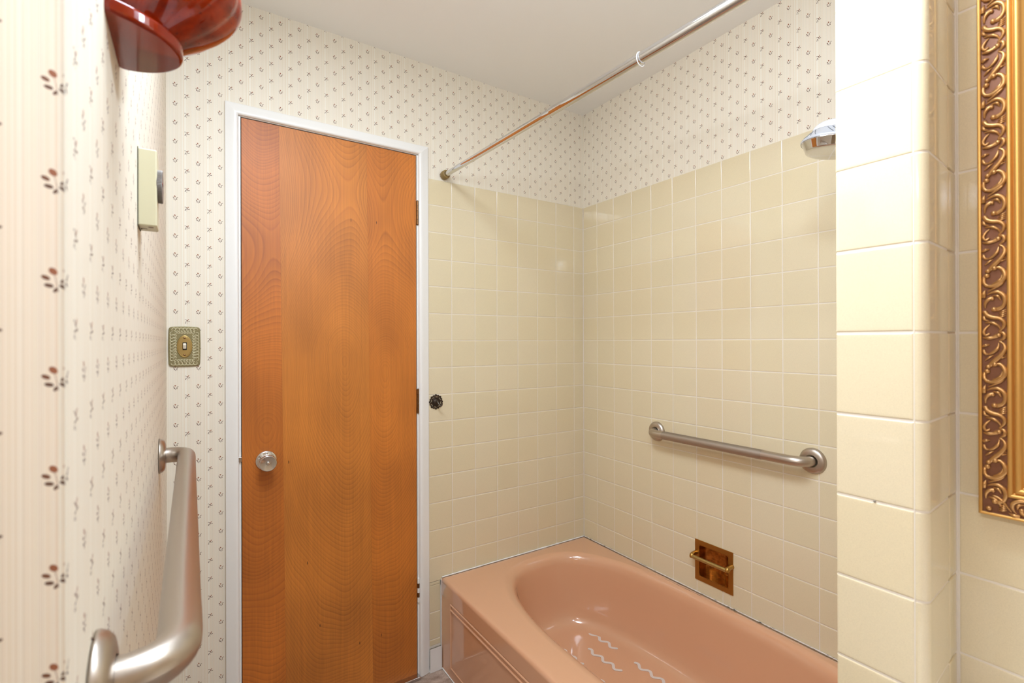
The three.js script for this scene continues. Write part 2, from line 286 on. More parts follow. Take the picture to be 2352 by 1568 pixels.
{
  const D = DOOR, wd = o => phy({ roughness: 0.5, clearcoat: 0.12, clearcoatRoughness: 0.35, ...o });
  mesh('slab', box(D.x0, D.x1, D.y0, D.y1, D.z - 0.038, D.z - 0.0004), wd({ color: 0x7a4316 }), door);
  const seamT = [D.x0, 0.2518, 0.5508, D.x1], seamB = [D.x0, 0.2722, 0.5717, D.x1];
  const spec = [[0.245, 0.075, 1.02, 0.75, 11], [0.232, 0.22, 1.24, 1, 27], [0.2, 0.072, 1.2, -1, 27]];
  for (let i = 0; i < 3; i++) {
    const w = Math.max(seamT[i + 1], seamB[i + 1]) - Math.min(seamT[i], seamB[i]), x0 = Math.min(seamT[i], seamB[i]);
    const map = wood(w, D.y1 - D.y0, spec[i][1], spec[i][2], x0, spec[i][3], spec[i][4]);
    const g = new THREE.BufferGeometry(); const q = [[seamB[i], D.y0], [seamB[i + 1], D.y0], [seamT[i + 1], D.y1], [seamT[i], D.y1]];
    const z = D.z, t = 0.0006, pos = [], uv = [];
    const e = 0.00012; q[0][0] += e; q[3][0] += e; q[1][0] -= e; q[2][0] -= e;
    for (const zz of [z, z - t]) for (const [x, y] of q) { pos.push(x, y, zz); uv.push((x - x0) / w, (y - D.y0) / (D.y1 - D.y0)); }
    g.setAttribute('position', new THREE.Float32BufferAttribute(pos, 3)); g.setAttribute('uv', new THREE.Float32BufferAttribute(uv, 2));
    g.setIndex([0, 1, 2, 0, 2, 3, 0, 4, 1, 1, 4, 5, 1, 5, 2, 2, 5, 6, 2, 6, 3, 3, 6, 7, 3, 7, 0, 0, 7, 4]);
    const gg = g.toNonIndexed(); gg.computeVertexNormals();
    mesh('veneer_leaf', gg, wd({ map, color: [0xf4e4d4, 0xffffff, 0xfff6ea][i] }), door);
  }
  const knob = mesh('rose', (() => { const g = lathe([[0, 0.0], [0.032, 0], [0.0325, 0.002], [0.031, 0.005], [0.027, 0.0065], [0.020, 0.0085], [0.0125, 0.0125], [0.0115, 0.016], [0.0115, 0.03], [0, 0.03]]); g.rotateX(Math.PI / 2); return g; })(), CHROME, door);
  knob.position.set(0.2105, 0.927, D.z);
  const kb = mesh('knob', (() => { const g = lathe([[0.0115, 0.024], [0.016, 0.028], [0.0235, 0.036], [0.0262, 0.043], [0.0268, 0.05], [0.0262, 0.0545], [0.0245, 0.0565], [0.0235, 0.056], [0.006, 0.0508], [0.0055, 0.054], [0.0045, 0.0555], [0, 0.0558]]); g.rotateX(Math.PI / 2); return g; })(), SATIN, knob);
  for (const a of [2.8, 5.9]) { const s = mesh('screw', new THREE.SphereGeometry(0.003, 10, 6), CHROME, knob); s.position.set(Math.cos(a) * 0.0245, Math.sin(a) * 0.0245, 0.007); }
  const latch = mesh('latch_bolt', rbox(0.012, 0.0165, 0.012, 0.002), SATIN, door); latch.position.set(0.1322, 0.9415, D.z + 0.004);
  mesh('latch_slot', box(0.1368, 0.139, 0.918, 0.965, D.z - 0.02, D.z - 0.003), BLACK, door);
  for (const [y, chipped] of [[1.8345, 0], [1.0895, 0], [0.3415, 1]]) {
    const h = new THREE.Group(); h.name = 'hinge'; door.add(h); h.position.set(0.7515, y, D.z + 0.0035);
    for (let k = 0; k < 5; k++) { const c = mesh('knuckle', new THREE.CylinderGeometry(0.0046, 0.0046, 0.0174, 16), chipped && (k === 0 || k === 2 || k === 4) ? PAINT : BRONZE, h); c.position.y = (k - 2) * 0.0183; }
    const fin = new THREE.SphereGeometry(0.0047, 12, 8); for (const s of [-1, 1]) { const f = mesh('pin_tip', fin, chipped ? PAINT : BRONZE, h); f.position.y = s * 0.0462; f.scale.y = 0.7; }
    const lf = mesh('leaf', box(-0.0055, -0.0042, -0.046, 0.046, -0.03, -0.001), BRONZE, h);
  }
}
{ // jamb and casing
  const jamb = merge([box(0.1305, 0.1368, 0, 2.0695, ZA - 0.11, ZA + 0.0005), box(0.7488, 0.7555, 0, 2.0695, ZA - 0.11, ZA + 0.0005), box(0.1305, 0.7555, 2.0635, 2.0695, ZA - 0.11, ZA + 0.0005), box(0.137, 0.15, 0.012, 2.064, ZA - 0.055, ZA - 0.041), box(0.737, 0.749, 0.012, 2.064, ZA - 0.055, ZA - 0.041)]);
  const casing = thing('trim_1', 'glossy white painted casing around the wooden door', 'door casing', [0, 0, 0], null, 'structure');
  mesh('jamb', jamb, PAINT, casing);
  const xl = 0.0925, xr = 0.7975, yt = 2.1035, z0 = ZA - 0.006;
  const prof = [[0, 0], [0, 0.0095], [0.0012, 0.011], [0.008, 0.0125], [0.02, 0.0165], [0.027, 0.0185], [0.032, 0.0185], [0.0355, 0.0168], [0.0378, 0.013], [0.0385, 0.0075], [0.0385, 0.002]];
  const at = (s, i, w) => [[xl + s * w, 0.001], [xl + s * w, yt - s], [xr - s * 1.12, yt - s], [xr - s * 1.12, 0.001]][i];
  for (const [i, nm] of [[0, 'casing_leg'], [1, 'casing_head'], [2, 'casing_leg']]) {
    const pos = [], idx = []; for (const [s, t] of prof) for (const k of [i, i + 1]) { const [x, y] = at(s, k, 1.0); pos.push(x, y, z0 + t); }
    for (let k = 0; k < prof.length - 1; k++) { const a = k * 2; idx.push(a, a + 2, a + 1, a + 1, a + 2, a + 3); }
    if (i === 0) for (let k = 1; k < prof.length - 1; k++) idx.push(0, k * 2, k * 2 + 2);
    const g = new THREE.BufferGeometry(); g.setAttribute('position', new THREE.Float32BufferAttribute(pos, 3)); g.setAttribute('uv', new THREE.Float32BufferAttribute(new Float32Array(pos.length / 3 * 2), 2)); g.setIndex(idx); g.computeVertexNormals();
    mesh(nm, g, PAINT, casing);
  }
  tag(mesh('threshold', rbox(0.62, 0.012, 0.06, 0.004), SATIN), 'grey metal threshold strip under the wooden door', 'threshold', null, 'structure').position.set(0.4428, 0.006, ZA - 0.005);
  tag(mesh('hall_backing', box(0.1, 0.79, 0, 2.1, ZA - 0.13, ZA - 0.118), PLAIN), 'plain wall behind the closed door', 'door backing', null, 'structure');
}

// ------------------------------------------------------------------ bathtub
{
  const tub = thing('bathtub', 'salmon pink enamelled alcove bathtub with panelled apron', 'bathtub');
  const x0 = 0.849, x1 = XB - 0.0022, z0 = ZA + 0.0015, z1 = ZE0 - 0.0015, N = 128;
  const outline = (cx, cz, hx, hzA, hzB, nA, nB) => { const o = []; for (let i = 0; i < N; i++) { const a = i / N * Math.PI * 2, c = Math.cos(a), s = Math.sin(a), n = s < 0 ? nA : nB, hz = s < 0 ? hzA : hzB; o.push([cx + hx * Math.sign(c) * Math.abs(c) ** (2 / n), cz + hz * Math.sign(s) * Math.abs(s) ** (2 / n)]); } return o; };
  const rect = (ins, y) => { const cx = (x0 + x1) / 2, cz = (z0 + z1) / 2, hx = (x1 - x0) / 2 - ins, hz = (z1 - z0) / 2 - ins, o = []; for (let i = 0; i < N; i++) { const a = i / N * Math.PI * 2, c = Math.cos(a), s = Math.sin(a), m = Math.max(Math.abs(c), Math.abs(s)); o.push([cx + hx * c / m, cz + hz * s / m]); } return o; };
  // inner outlines: [centre x, centre z, half width, half length towards the door wall, half length towards the partition]
  const I = (d) => outline(1.277 + 0.3 * d, -1.08, 0.315 - d, 0.682 - d * 0.9, 0.66 - d * 1.0, 2.75 - d * 1.2, 3.2);
  const rings = [[rect(0, 0), 0.30], [rect(0, 0), RIM - 0.014], [rect(0.001, 0), RIM - 0.0085], [rect(0.0042, 0), RIM - 0.003], [rect(0.0095, 0), RIM], [rect(0.02, 0), RIM + 0.0004],
    [I(-0.012), RIM + 0.0012], [I(-0.004), RIM - 0.0005], [I(0.006), RIM - 0.005], [I(0.016), RIM - 0.013], [I(0.024), RIM - 0.024], [I(0.03), RIM - 0.042], [I(0.036), RIM - 0.08],
    [I(0.046), 0.21], [I(0.058), 0.145], [I(0.07), 0.112], [I(0.086), 0.092], [I(0.108), 0.081], [I(0.14), 0.0765], [I(0.2), 0.0752], [I(0.28), 0.075]];
  const pos = [], idx = [], uv = [];
  for (const [o, y] of rings) for (const [x, z] of o) { pos.push(x, y, z); uv.push(x, z); }
  for (let r = 0; r < rings.length - 1; r++) for (let i = 0; i < N; i++) { const j = (i + 1) % N, a = r * N + i, b = r * N + j, c = a + N, d = b + N; idx.push(a, c, b, b, c, d); }
  const k = pos.length / 3; pos.push(1.33, 0.075, -1.08); uv.push(0, 0); const L = (rings.length - 1) * N; for (let i = 0; i < N; i++) idx.push(k, L + (i + 1) % N, L + i);
  const g = new THREE.BufferGeometry(); g.setAttribute('position', new THREE.Float32BufferAttribute(pos, 3)); g.setAttribute('uv', new THREE.Float32BufferAttribute(uv, 2)); g.setIndex(idx); g.computeVertexNormals();
  mesh('basin', g, PINK, tub);
  const ap = mesh('apron', box(x0 + 0.0015, x0 + 0.02, 0.001, RIM - 0.018, z0, z1), PINK, tub);
  const zR = -1.7425, rod = (a, b, r = 0.0042) => sweep([a, a.clone().lerp(b, 0.5), b], [r], 2, 10);
  const xa = x0 + 0.001;
  mesh('apron_ridge', rod(V(xa, 0.293, zR), V(xa, 0.293, -0.36)), PINK, ap); mesh('apron_ridge', rod(V(xa, 0.273, zR + 0.002), V(xa, 0.273, -0.36)), PINK, ap);
  mesh('apron_ridge', rod(V(xa, 0.295, zR), V(xa, 0.045, zR)), PINK, ap);
  mesh('apron_ridge', rod(V(xa, 0.045, zR), V(xa, 0.045, -0.36), 0.003), PINK, ap);
  // wavy anti-slip strips stuck to the floor of the tub
  const wave = (x, z, label) => {
    const n = 46, len = 0.165, w = 0.0056, t = 0.0009, pts = []; for (let i = 0; i <= n; i++) { const s = i / n; pts.push([x + 0.0088 * Math.sin(s * Math.PI * 6 + 0.6) + 0.012 * s, z + s * len]); }
    const sh = new THREE.Shape(), side = q => pts.map(([a, b], i) => { const p = pts[Math.max(0, i - 1)], r = pts[Math.min(n, i + 1)], dx = r[0] - p[0], dz = r[1] - p[1], l = Math.hypot(dx, dz); return new THREE.Vector2(a - dz / l * w * q, -(b + dx / l * w * q)); });
    const A = side(1), B = side(-1).reverse(); const cap = (c, d) => { const o = []; for (let i = 1; i < 6; i++) { const f = i / 6 * Math.PI; const m = c.clone().add(d).multiplyScalar(0.5), v = c.clone().sub(m); o.push(v.rotateAround(new THREE.Vector2(), -f).add(m)); } return o; };
    sh.setFromPoints([...A, ...cap(A[n], B[0]).reverse().map(q => q), ...B]);
    const e = new THREE.ExtrudeGeometry(new THREE.Shape([...A, ...B]), { depth: t, bevelEnabled: false }); e.rotateX(-Math.PI / 2);
    const ends = [pts[0], pts[n]].map(([a, b]) => { const c = new THREE.CylinderGeometry(w, w, t + 0.0002, 18); c.translate(a, t / 2 + 0.0001, b); return c; });
    const m = mesh('anti_slip_strip', merge([e, ...ends]), STRIP); m.position.y = 0.0757;
    tag(m, label, 'anti-slip strip', 'wavy anti-slip strips on the tub floor');
  };
  for (const [x, z, label] of [[1.428, -1.603, 'pale wavy strip on the tub floor, in the head end beside the tiled long wall'], [1.345, -1.497, 'pale wavy strip in the middle of the pink tub floor'], [1.436, -1.333, 'pale wavy strip on the tub floor below the brass soap dish'],
    [1.25, -1.607, 'pale wavy strip at the head end, mostly hidden by the front rim'], [1.254, -1.337, 'pale wavy strip by the front rim with only its tip showing']]) wave(x, z, label);
  // sealant around the rim
  const bead = (a, b, n, r0) => { const pts = [], rad = []; for (let i = 0; i <= n; i++) { const p = a.clone().lerp(b, i / n); rad.push(r0 * (1 + 0.45 * Math.sin(i * 1.7) * perlin.noise(i * 0.31, 2, 1) + 0.6 * perlin.noise(i * 0.21, 7, 2))); pts.push(p); } return sweep(pts, rad, n * 2, 8); };
  const uvx = (g, s) => { const u = g.attributes.uv; for (let i = 0; i < u.count; i++) u.setX(i, u.getX(i) * s); return g; };
  mesh('sealant_bead', uvx(bead(V(x0 + 0.004, RIM + 0.0012, ZA + 0.0036), V(XB - 0.006, RIM + 0.0012, ZA + 0.0036), 60, 0.003), 1), PAINT, tub);
  mesh('sealant_bead', uvx(bead(V(XB - 0.0034, RIM + 0.0015, ZA + 0.006), V(XB - 0.0034, RIM + 0.0015, ZE0 - 0.004), 110, 0.0021), 2), CAULK, tub);
  mesh('sealant_bead', bead(V(x0 + 0.0004, RIM - 0.004, ZA + 0.003), V(x0 + 0.0002, 0.004, ZA + 0.003), 30, 0.002), PAINT, tub);
  mesh('sealant_bead', bead(V(x0 + 0.001, 0.003, ZA + 0.012), V(x0 + 0.001, 0.003, ZE0 - 0.004), 40, 0.0026), PAINT, tub);
}

// ------------------------------------------------------------------ grab bars
function flange(parent, p, axis, r = 0.04, mat = STEEL) {
  const g = lathe([[0.0195, 0.0135], [0.026, 0.0132], [0.033, 0.0115], [0.0375, 0.0078], [r, 0.003], [r, 0], [0.02, 0]], 56);
  const m = mesh('wall_flange', g, mat, parent); m.quaternion.setFromUnitVectors(V(0, 1, 0), axis); m.position.copy(p); return m;
}
function barCurve(a, b, out, s, r) { // a,b on the wall; out = wall normal; s = stand-off, r = bend radius
  const d = b.clone().sub(a).normalize(), A = a.clone().addScaledVector(out, s), B = b.clone().addScaledVector(out, s), pts = [];
  pts.push(a.clone()); pts.push(a.clone().addScaledVector(out, (s - r) * 0.5));
  for (let i = 0; i <= 6; i++) { const t = i / 6 * Math.PI / 2; pts.push(a.clone().addScaledVector(out, s - r + Math.sin(t) * r).addScaledVector(d, r - Math.cos(t) * r)); }
  for (let i = 1; i < 8; i++) pts.push(A.clone().addScaledVector(d, r).lerp(B.clone().addScaledVector(d, -r), i / 8));
  for (let i = 6; i >= 0; i--) { const t = i / 6 * Math.PI / 2; pts.push(b.clone().addScaledVector(out, s - r + Math.sin(t) * r).addScaledVector(d, -r + Math.cos(t) * r)); }
  pts.push(b.clone().addScaledVector(out, (s - r) * 0.5)); pts.push(b.clone()); return pts;
}
{
  const g1 = thing('grab_bar', 'smooth brushed steel grab bar on the sprigged left wall', 'grab bar');
  const a = V(XL, 1.06, -1.4), b = V(XL, 1.06, -0.487), out = V(1, 0, 0);
  flange(g1, a, out); flange(g1, b, out);
  mesh('rail', sweep(barCurve(a, b, out, 0.0535, 0.036), [0.0175], 160, 28), STEEL, g1);
  const g2 = thing('grab_bar', 'brushed steel grab bar with knurled grip on tiled tub wall', 'grab bar');
  const c = V(XB, 0.95, -1.376), d = V(XB, 0.95, -0.765), o2 = V(-1, 0, 0);
  flange(g2, c, o2); flange(g2, d, o2);
  mesh('rail', sweep(barCurve(c, d, o2, 0.054, 0.042), [0.0158], 140, 24), STEEL, g2);
  // knurled middle: fine spiral ridges
  const L0 = -1.30, L1 = -0.895, rows = 240, seg = 40, pos = [], idx = []; for (let i = 0; i <= rows; i++) for (let j = 0; j <= seg; j++) { const q = 0.01635 + 0.00032 * ((i + j) % 2 ? 1 : -1), an = j / seg * Math.PI * 2; pos.push(XB - 0.054 + Math.cos(an) * q, 0.95 + Math.sin(an) * q, L0 + (L1 - L0) * i / rows); }
  for (let i = 0; i < rows; i++) for (let j = 0; j < seg; j++) { const p = i * (seg + 1) + j, r = p + seg + 1; idx.push(p, r, p + 1, p + 1, r, r + 1); }
  const kg = new THREE.BufferGeometry(); kg.setAttribute('position', new THREE.Float32BufferAttribute(pos, 3)); kg.setAttribute('uv', new THREE.Float32BufferAttribute(new Float32Array(pos.length / 3 * 2), 2)); kg.setIndex(idx); kg.computeVertexNormals();
  tag(mesh('knurled_grip', kg, KNURL, g2), 'knurled steel grip');
}

// ------------------------------------------------------------------ brass soap dish let into the tub wall
{
  const zc = -1.1135, yc = 0.490, W = 0.156, H = 0.152, t = thing('soap_dish', 'recessed brass soap dish with handle in the tiled tub wall', 'soap dish', [XB, yc, zc]);
  const sh = new THREE.Shape(); sh.moveTo(-W / 2, -H / 2); sh.lineTo(W / 2, -H / 2); sh.lineTo(W / 2, H / 2); sh.lineTo(-W / 2, H / 2); sh.closePath();
  const iw = 0.121, ih = 0.117, r = 0.008, hp = new THREE.Path(); hp.moveTo(-iw / 2 + r, -ih / 2); hp.lineTo(iw / 2 - r, -ih / 2); hp.quadraticCurveTo(iw / 2, -ih / 2, iw / 2, -ih / 2 + r); hp.lineTo(iw / 2, ih / 2 - r); hp.quadraticCurveTo(iw / 2, ih / 2, iw / 2 - r, ih / 2); hp.lineTo(-iw / 2 + r, ih / 2); hp.quadraticCurveTo(-iw / 2, ih / 2, -iw / 2, ih / 2 - r); hp.lineTo(-iw / 2, -ih / 2 + r); hp.quadraticCurveTo(-iw / 2, -ih / 2, -iw / 2 + r, -ih / 2);
  sh.holes.push(hp);
  const fg = new THREE.ExtrudeGeometry(sh, { depth: 0.0016, bevelEnabled: true, bevelSize: 0.0008, bevelThickness: 0.0008, bevelSegments: 2 }); fg.rotateY(-Math.PI / 2); fg.translate(-0.0008, 0, 0);
  mesh('flange_plate', fg, BRASS, t);
  const pos = [], idx = [], n = 24, m = 10, dep = 0.05;   // pocket with a curved back
  const back = s => -0.004 + dep * Math.pow(Math.max(0, 1 - Math.pow(Math.abs(s), 2.4)), 0.5);
  for (let j = 0; j <= m; j++) for (let i = 0; i <= n; i++) { const s = i / n * 2 - 1; pos.push(back(s), -ih / 2 + ih * j / m, s * iw / 2); }
  for (let j = 0; j < m; j++) for (let i = 0; i < n; i++) { const a = j * (n + 1) + i, b = a + n + 1; idx.push(a, a + 1, b, b, a + 1, b + 1); }
  const pg = new THREE.BufferGeometry(); pg.setAttribute('position', new THREE.Float32BufferAttribute(pos, 3)); pg.setAttribute('uv', new THREE.Float32BufferAttribute(pos.filter((_, i) => i % 3).map(q => q * 9), 2)); pg.setIndex(idx); pg.computeVertexNormals();
  mesh('curved_back', pg, BRASSD, t);
  for (const [y, nm] of [[-ih / 2, 'tray_bottom'], [ih / 2, 'recess_top']]) { const q = new THREE.Shape(); for (let i = 0; i <= n; i++) { const s = i / n * 2 - 1; i ? q.lineTo(back(s) + 0.0004, s * iw / 2) : q.moveTo(back(s), s * iw / 2); } q.closePath(); const e = new THREE.ExtrudeGeometry(q, { depth: 0.0012, bevelEnabled: false }); e.rotateX(Math.PI / 2); e.translate(0, y + (y > 0 ? 0.0012 : 0), 0); mesh(nm, e, BRASSD, t); }
  const by = 0.018, bx = -0.03;
  for (const s of [-1, 1]) { const a = mesh('post', sweep([V(0.001, by + 0.007, s * 0.0735), V(-0.012, by + 0.007, s * 0.0735), V(-0.022, by + 0.006, s * 0.0735), V(bx, by, s * 0.0735), V(bx - 0.001, by - 0.006, s * 0.0735)], [0.009, 0.0085, 0.008, 0.0095, 0.007], 20, 12), BRASS, t); }
  mesh('handle_bar', sweep([V(bx, by, -0.077), V(bx, by, 0), V(bx, by, 0.077)], [0.0072], 6, 18), ANTIQUE, t);
  const sc = mesh('screw', new THREE.CylinderGeometry(0.004, 0.004, 0.003, 14), BRASS, t); sc.rotation.z = Math.PI / 2; sc.position.set(0.036, -0.03, 0.03);
}
// cut the tiles where the dish is let in
for (const c of [...wallRight.children]) if (c.name === 'tile' && Math.abs(c.position.z + 1.1135) < 0.12 && Math.abs(c.position.y - 0.49) < 0.12) {
  const g = c.geometry; g.computeBoundingBox(); const b = g.boundingBox, y0 = c.position.y + b.min.y, y1 = c.position.y + b.max.y, z0 = c.position.z + b.min.x, z1 = c.position.z + b.max.x;
  const hz0 = -1.1869, hz1 = -1.0475, hy0 = 0.49 - 0.064, hy1 = 0.49 + 0.064;
  if (z1 <= hz0 || z0 >= hz1 || y1 <= hy0 || y0 >= hy1) continue;
  wallRight.remove(c);
  const parts = []; if (z0 < hz0) parts.push([z0, hz0, y0, y1]); if (z1 > hz1) parts.push([hz1, z1, y0, y1]); const a0 = Math.max(z0, hz0), a1 = Math.min(z1, hz1); if (y0 < hy0) parts.push([a0, a1, y0, hy0]); if (y1 > hy1) parts.push([a0, a1, hy1, y1]);
  for (const [za, zb, ya, yb] of parts) if (zb - za > 0.001 && yb - ya > 0.001) { const m = mesh('tile', tileGeo(zb - za, yb - ya), c.material, wallRight); m.position.set(XB + TT, (ya + yb) / 2, (za + zb) / 2); m.rotation.copy(c.rotation); }
}
{ // open the grout and wall behind the dish
  const hz0 = -1.1869, hz1 = -1.0475, hy0 = 0.49 - 0.064, hy1 = 0.49 + 0.064;
  for (const c of wallRight.children) {
    if (c.name === 'grout') c.geometry = merge([box(XB + 0.0009, XB + 0.03, RIM - 0.03, hy0, ZA, ZE0), box(XB + 0.0009, XB + 0.03, hy1, TILE_TOP - 0.0015, ZA, ZE0), box(XB + 0.0009, XB + 0.03, hy0, hy1, ZA, hz0), box(XB + 0.0009, XB + 0.03, hy0, hy1, hz1, ZE0)]);
    if (c.name === 'wallpaper_face') c.geometry = paperUV(merge([box(XB + 0.005, XB + 0.11, 0, hy0, ZA - 0.1, -0.2), box(XB + 0.005, XB + 0.11, hy1, CEIL, ZA - 0.1, -0.2), box(XB + 0.005, XB + 0.11, hy0, hy1, ZA - 0.1, hz0), box(XB + 0.005, XB + 0.11, hy0, hy1, hz1, -0.2), box(XB + 0.06, XB + 0.11, hy0, hy1, hz0, hz1)]));
  }
}

// ------------------------------------------------------------------ shower rod, ring, shower head
{
  const a = V(0.868, 2.004, ZA - 0.004), b = V(0.9247, 2.004, -0.3225), at = z => a.clone().lerp(b, (z - a.z) / (b.z - a.z));
  const t = thing('shower_rod', 'telescoping chrome shower curtain rod above the pink tub', 'shower rod');
  const q = at(-1.15);
  mesh('inner_tube', sweep([at(ZA + 0.012), at(-1.5), at(-1.1)], [0.0108], 6, 28), CHROME, t);
  mesh('outer_tube', sweep([q, at(-0.8), at(-0.345)], [0.0128], 6, 28), CHROME, t);
  for (const [z, s] of [[ZA + 0.001, 1], [-0.3215, -1]]) { const c = mesh('end_cap', (() => { const g = lathe([[0, 0], [0.0172, 0], [0.0178, 0.003], [0.0172, 0.022], [0.015, 0.026], [0.0105, 0.0265]], 36); g.rotateX(s * Math.PI / 2); return g; })(), std({ color: 0x8a7140, roughness: 0.5 }), t); c.position.copy(at(z)); }
  const ring = mesh('curtain_ring', new THREE.TorusGeometry(0.0165, 0.0011, 10, 40), WHITE); const rp = at(-0.8163); ring.position.set(rp.x + 0.001, rp.y - 0.0025, rp.z); ring.rotation.y = 0.12; tag(ring, 'single thin white ring hanging on the chrome shower rod', 'curtain ring');
}
{
  const t = thing('showerhead', 'white domed shower head with chrome spray cup above the tub', 'shower head', [1.262, 1.795, -0.545]);
  t.rotation.set(0.0, 0, 0); const tilt = new THREE.Quaternion().setFromEuler(new THREE.Euler(0.13, 0, -0.05)); t.quaternion.copy(tilt);
  mesh('cap', lathe([[0.049, 0.0155], [0.0495, 0.0175], [0.047, 0.0245], [0.04, 0.032], [0.029, 0.0375], [0.015, 0.0405], [0, 0.041]], 56), phy({ color: 0xdfdfe4, roughness: 0.25, clearcoat: 0.4 }), t);
  mesh('band', lathe([[0.0685, -0.011], [0.0695, -0.008], [0.0682, -0.005], [0.0498, 0.0145], [0.0485, 0.0155], [0.04, 0.0155]], 56), phy({ color: 0xb4b6bc, roughness: 0.25, clearcoat: 0.4 }), t);
  mesh('spray_cup', lathe([[0, -0.034], [0.046, -0.034], [0.056, -0.0315], [0.0575, -0.029], [0.0655, -0.0125], [0.0682, -0.0112], [0.06, -0.011]], 56), CHROME, t);
  const sl = []; for (let i = 0; i < 34; i++) { const a = i / 34 * Math.PI * 2; if (i % 9 > 6) continue; const p = s => { const r = 0.0674 - s * 0.0152, an = a + s * 0.26; return V(Math.cos(an) * r, -0.0036 + s * 0.0161, Math.sin(an) * r * 0.998); }; sl.push(sweep([p(0), p(0.5), p(1)], [0.0007], 3, 5)); }
  tag(mesh('slots', merge(sl), std({ color: 0x6d7075, roughness: 0.6 }), t), 'slanting dark grey slots');
  mesh('neck', sweep([V(0.0, 0.03, 0.02), V(0.002, 0.06, 0.075), V(0.004, 0.085, 0.14), V(0.006, 0.1, 0.205)], [0.011, 0.0105, 0.0105, 0.0105], 20, 18), CHROME, t);
}

// ------------------------------------------------------------------ switch plate
{
  const t = thing('light_switch', 'ornate antique brass switch plate with ivory toggle beside the door', 'light switch', [-0.0166, 1.311, ZA - 0.0052]);
  const W = 0.078, H = 0.119, rs = (w, h, r, bow = 0) => { const s = new THREE.Shape(); s.moveTo(-w / 2 + r, -h / 2); s.quadraticCurveTo(0, -h / 2 - bow, w / 2 - r, -h / 2); s.quadraticCurveTo(w / 2, -h / 2, w / 2, -h / 2 + r); s.quadraticCurveTo(w / 2 + bow, 0, w / 2, h / 2 - r); s.quadraticCurveTo(w / 2, h / 2, w / 2 - r, h / 2); s.quadraticCurveTo(0, h / 2 + bow, -w / 2 + r, h / 2); s.quadraticCurveTo(-w / 2, h / 2, -w / 2, h / 2 - r); s.quadraticCurveTo(-w / 2 - bow, 0, -w / 2, -h / 2 + r); s.quadraticCurveTo(-w / 2, -h / 2, -w / 2 + r, -h / 2); return s; };
  mesh('plate', new THREE.ExtrudeGeometry(rs(W, H, 0.009, 0.002), { depth: 0.003, bevelEnabled: true, bevelSize: 0.0018, bevelThickness: 0.0022, bevelSegments: 3, curveSegments: 10 }), PATINA, t);
  // embossed leaf scrolls round the border
  const sc = [], put = (x, y, an, k) => { const p = []; for (let i = 0; i <= 10; i++) { const f = i / 10, q = an + (f - 0.5) * 4.4, r = 0.0052 * k; p.push(V(x + Math.cos(q) * r * (1.25 - 0.5 * f), y + Math.sin(q) * r * (1.25 - 0.5 * f), 0.0056)); } sc.push(sweep(p, [0.0004, 0.0011, 0.0012, 0.0005], 16, 6)); };
  const per = []; for (const y of [-1, 1]) for (let i = 0; i < 7; i++) per.push([(-0.5 + (i + 0.5) / 7) * 0.066, y * 0.0515, y > 0 ? 1.57 : -1.57]); for (const x of [-1, 1]) for (let i = 0; i < 9; i++) per.push([x * 0.0315, (-0.5 + (i + 0.5) / 9) * 0.088, x > 0 ? 0 : 3.14]);
  for (const [x, y, a] of per) { put(x, y, a + 0.5, 1); put(x * 0.8, y * 0.86, a - 2.2, 0.7); const e = V(x * 0.98, y * 0.98, 0.0056), d = V(-x, -y * 0.6, 0).normalize(); sc.push(sweep([e, e.clone().addScaledVector(d, 0.006), e.clone().addScaledVector(d, 0.011)], [0.0007, 0.0011, 0.0004], 6, 6)); }
  tag(mesh('embossed_scrolls', merge(sc), std({ color: 0xd6cfae, metalness: 0.5, roughness: 0.5 }), t), 'embossed leaf scrolls');
  const ov = (a, b) => { const s = new THREE.Shape(); s.absellipse(0, 0, a, b, 0, Math.PI * 2); return s; };
  const rim = mesh('oval_rim', new THREE.TorusGeometry(0.0185, 0.0018, 8, 48), ANTIQUE, t); rim.scale.set(1, 1.72, 1); rim.position.z = 0.0058;
  mesh('oval_centre', new THREE.ExtrudeGeometry(ov(0.0165, 0.0295), { depth: 0.0022, bevelEnabled: true, bevelSize: 0.0012, bevelThickness: 0.0012, bevelSegments: 3, curveSegments: 24 }), ANTIQUE, t).position.z = 0.0048;
  for (const s of [-1, 1]) { const c = mesh('screw', lathe([[0, 0.0016], [0.0026, 0.0012], [0.0031, 0]], 18), BRONZE, t); c.rotation.x = Math.PI / 2; c.position.set(0, s * 0.0262, 0.0082); }
  mesh('toggle_slot', rbox(0.0112, 0.0235, 0.0016, 0.0007), BLACK, t).position.set(0.0003, 0.001, 0.0082);
  const tg = mesh('toggle', rbox(0.0085, 0.0145, 0.013, 0.002), std({ color: 0xe9e2d3, roughness: 0.35 }), t); tg.position.set(0, 0.0015, 0.012); tg.rotation.x = 0.45;
}
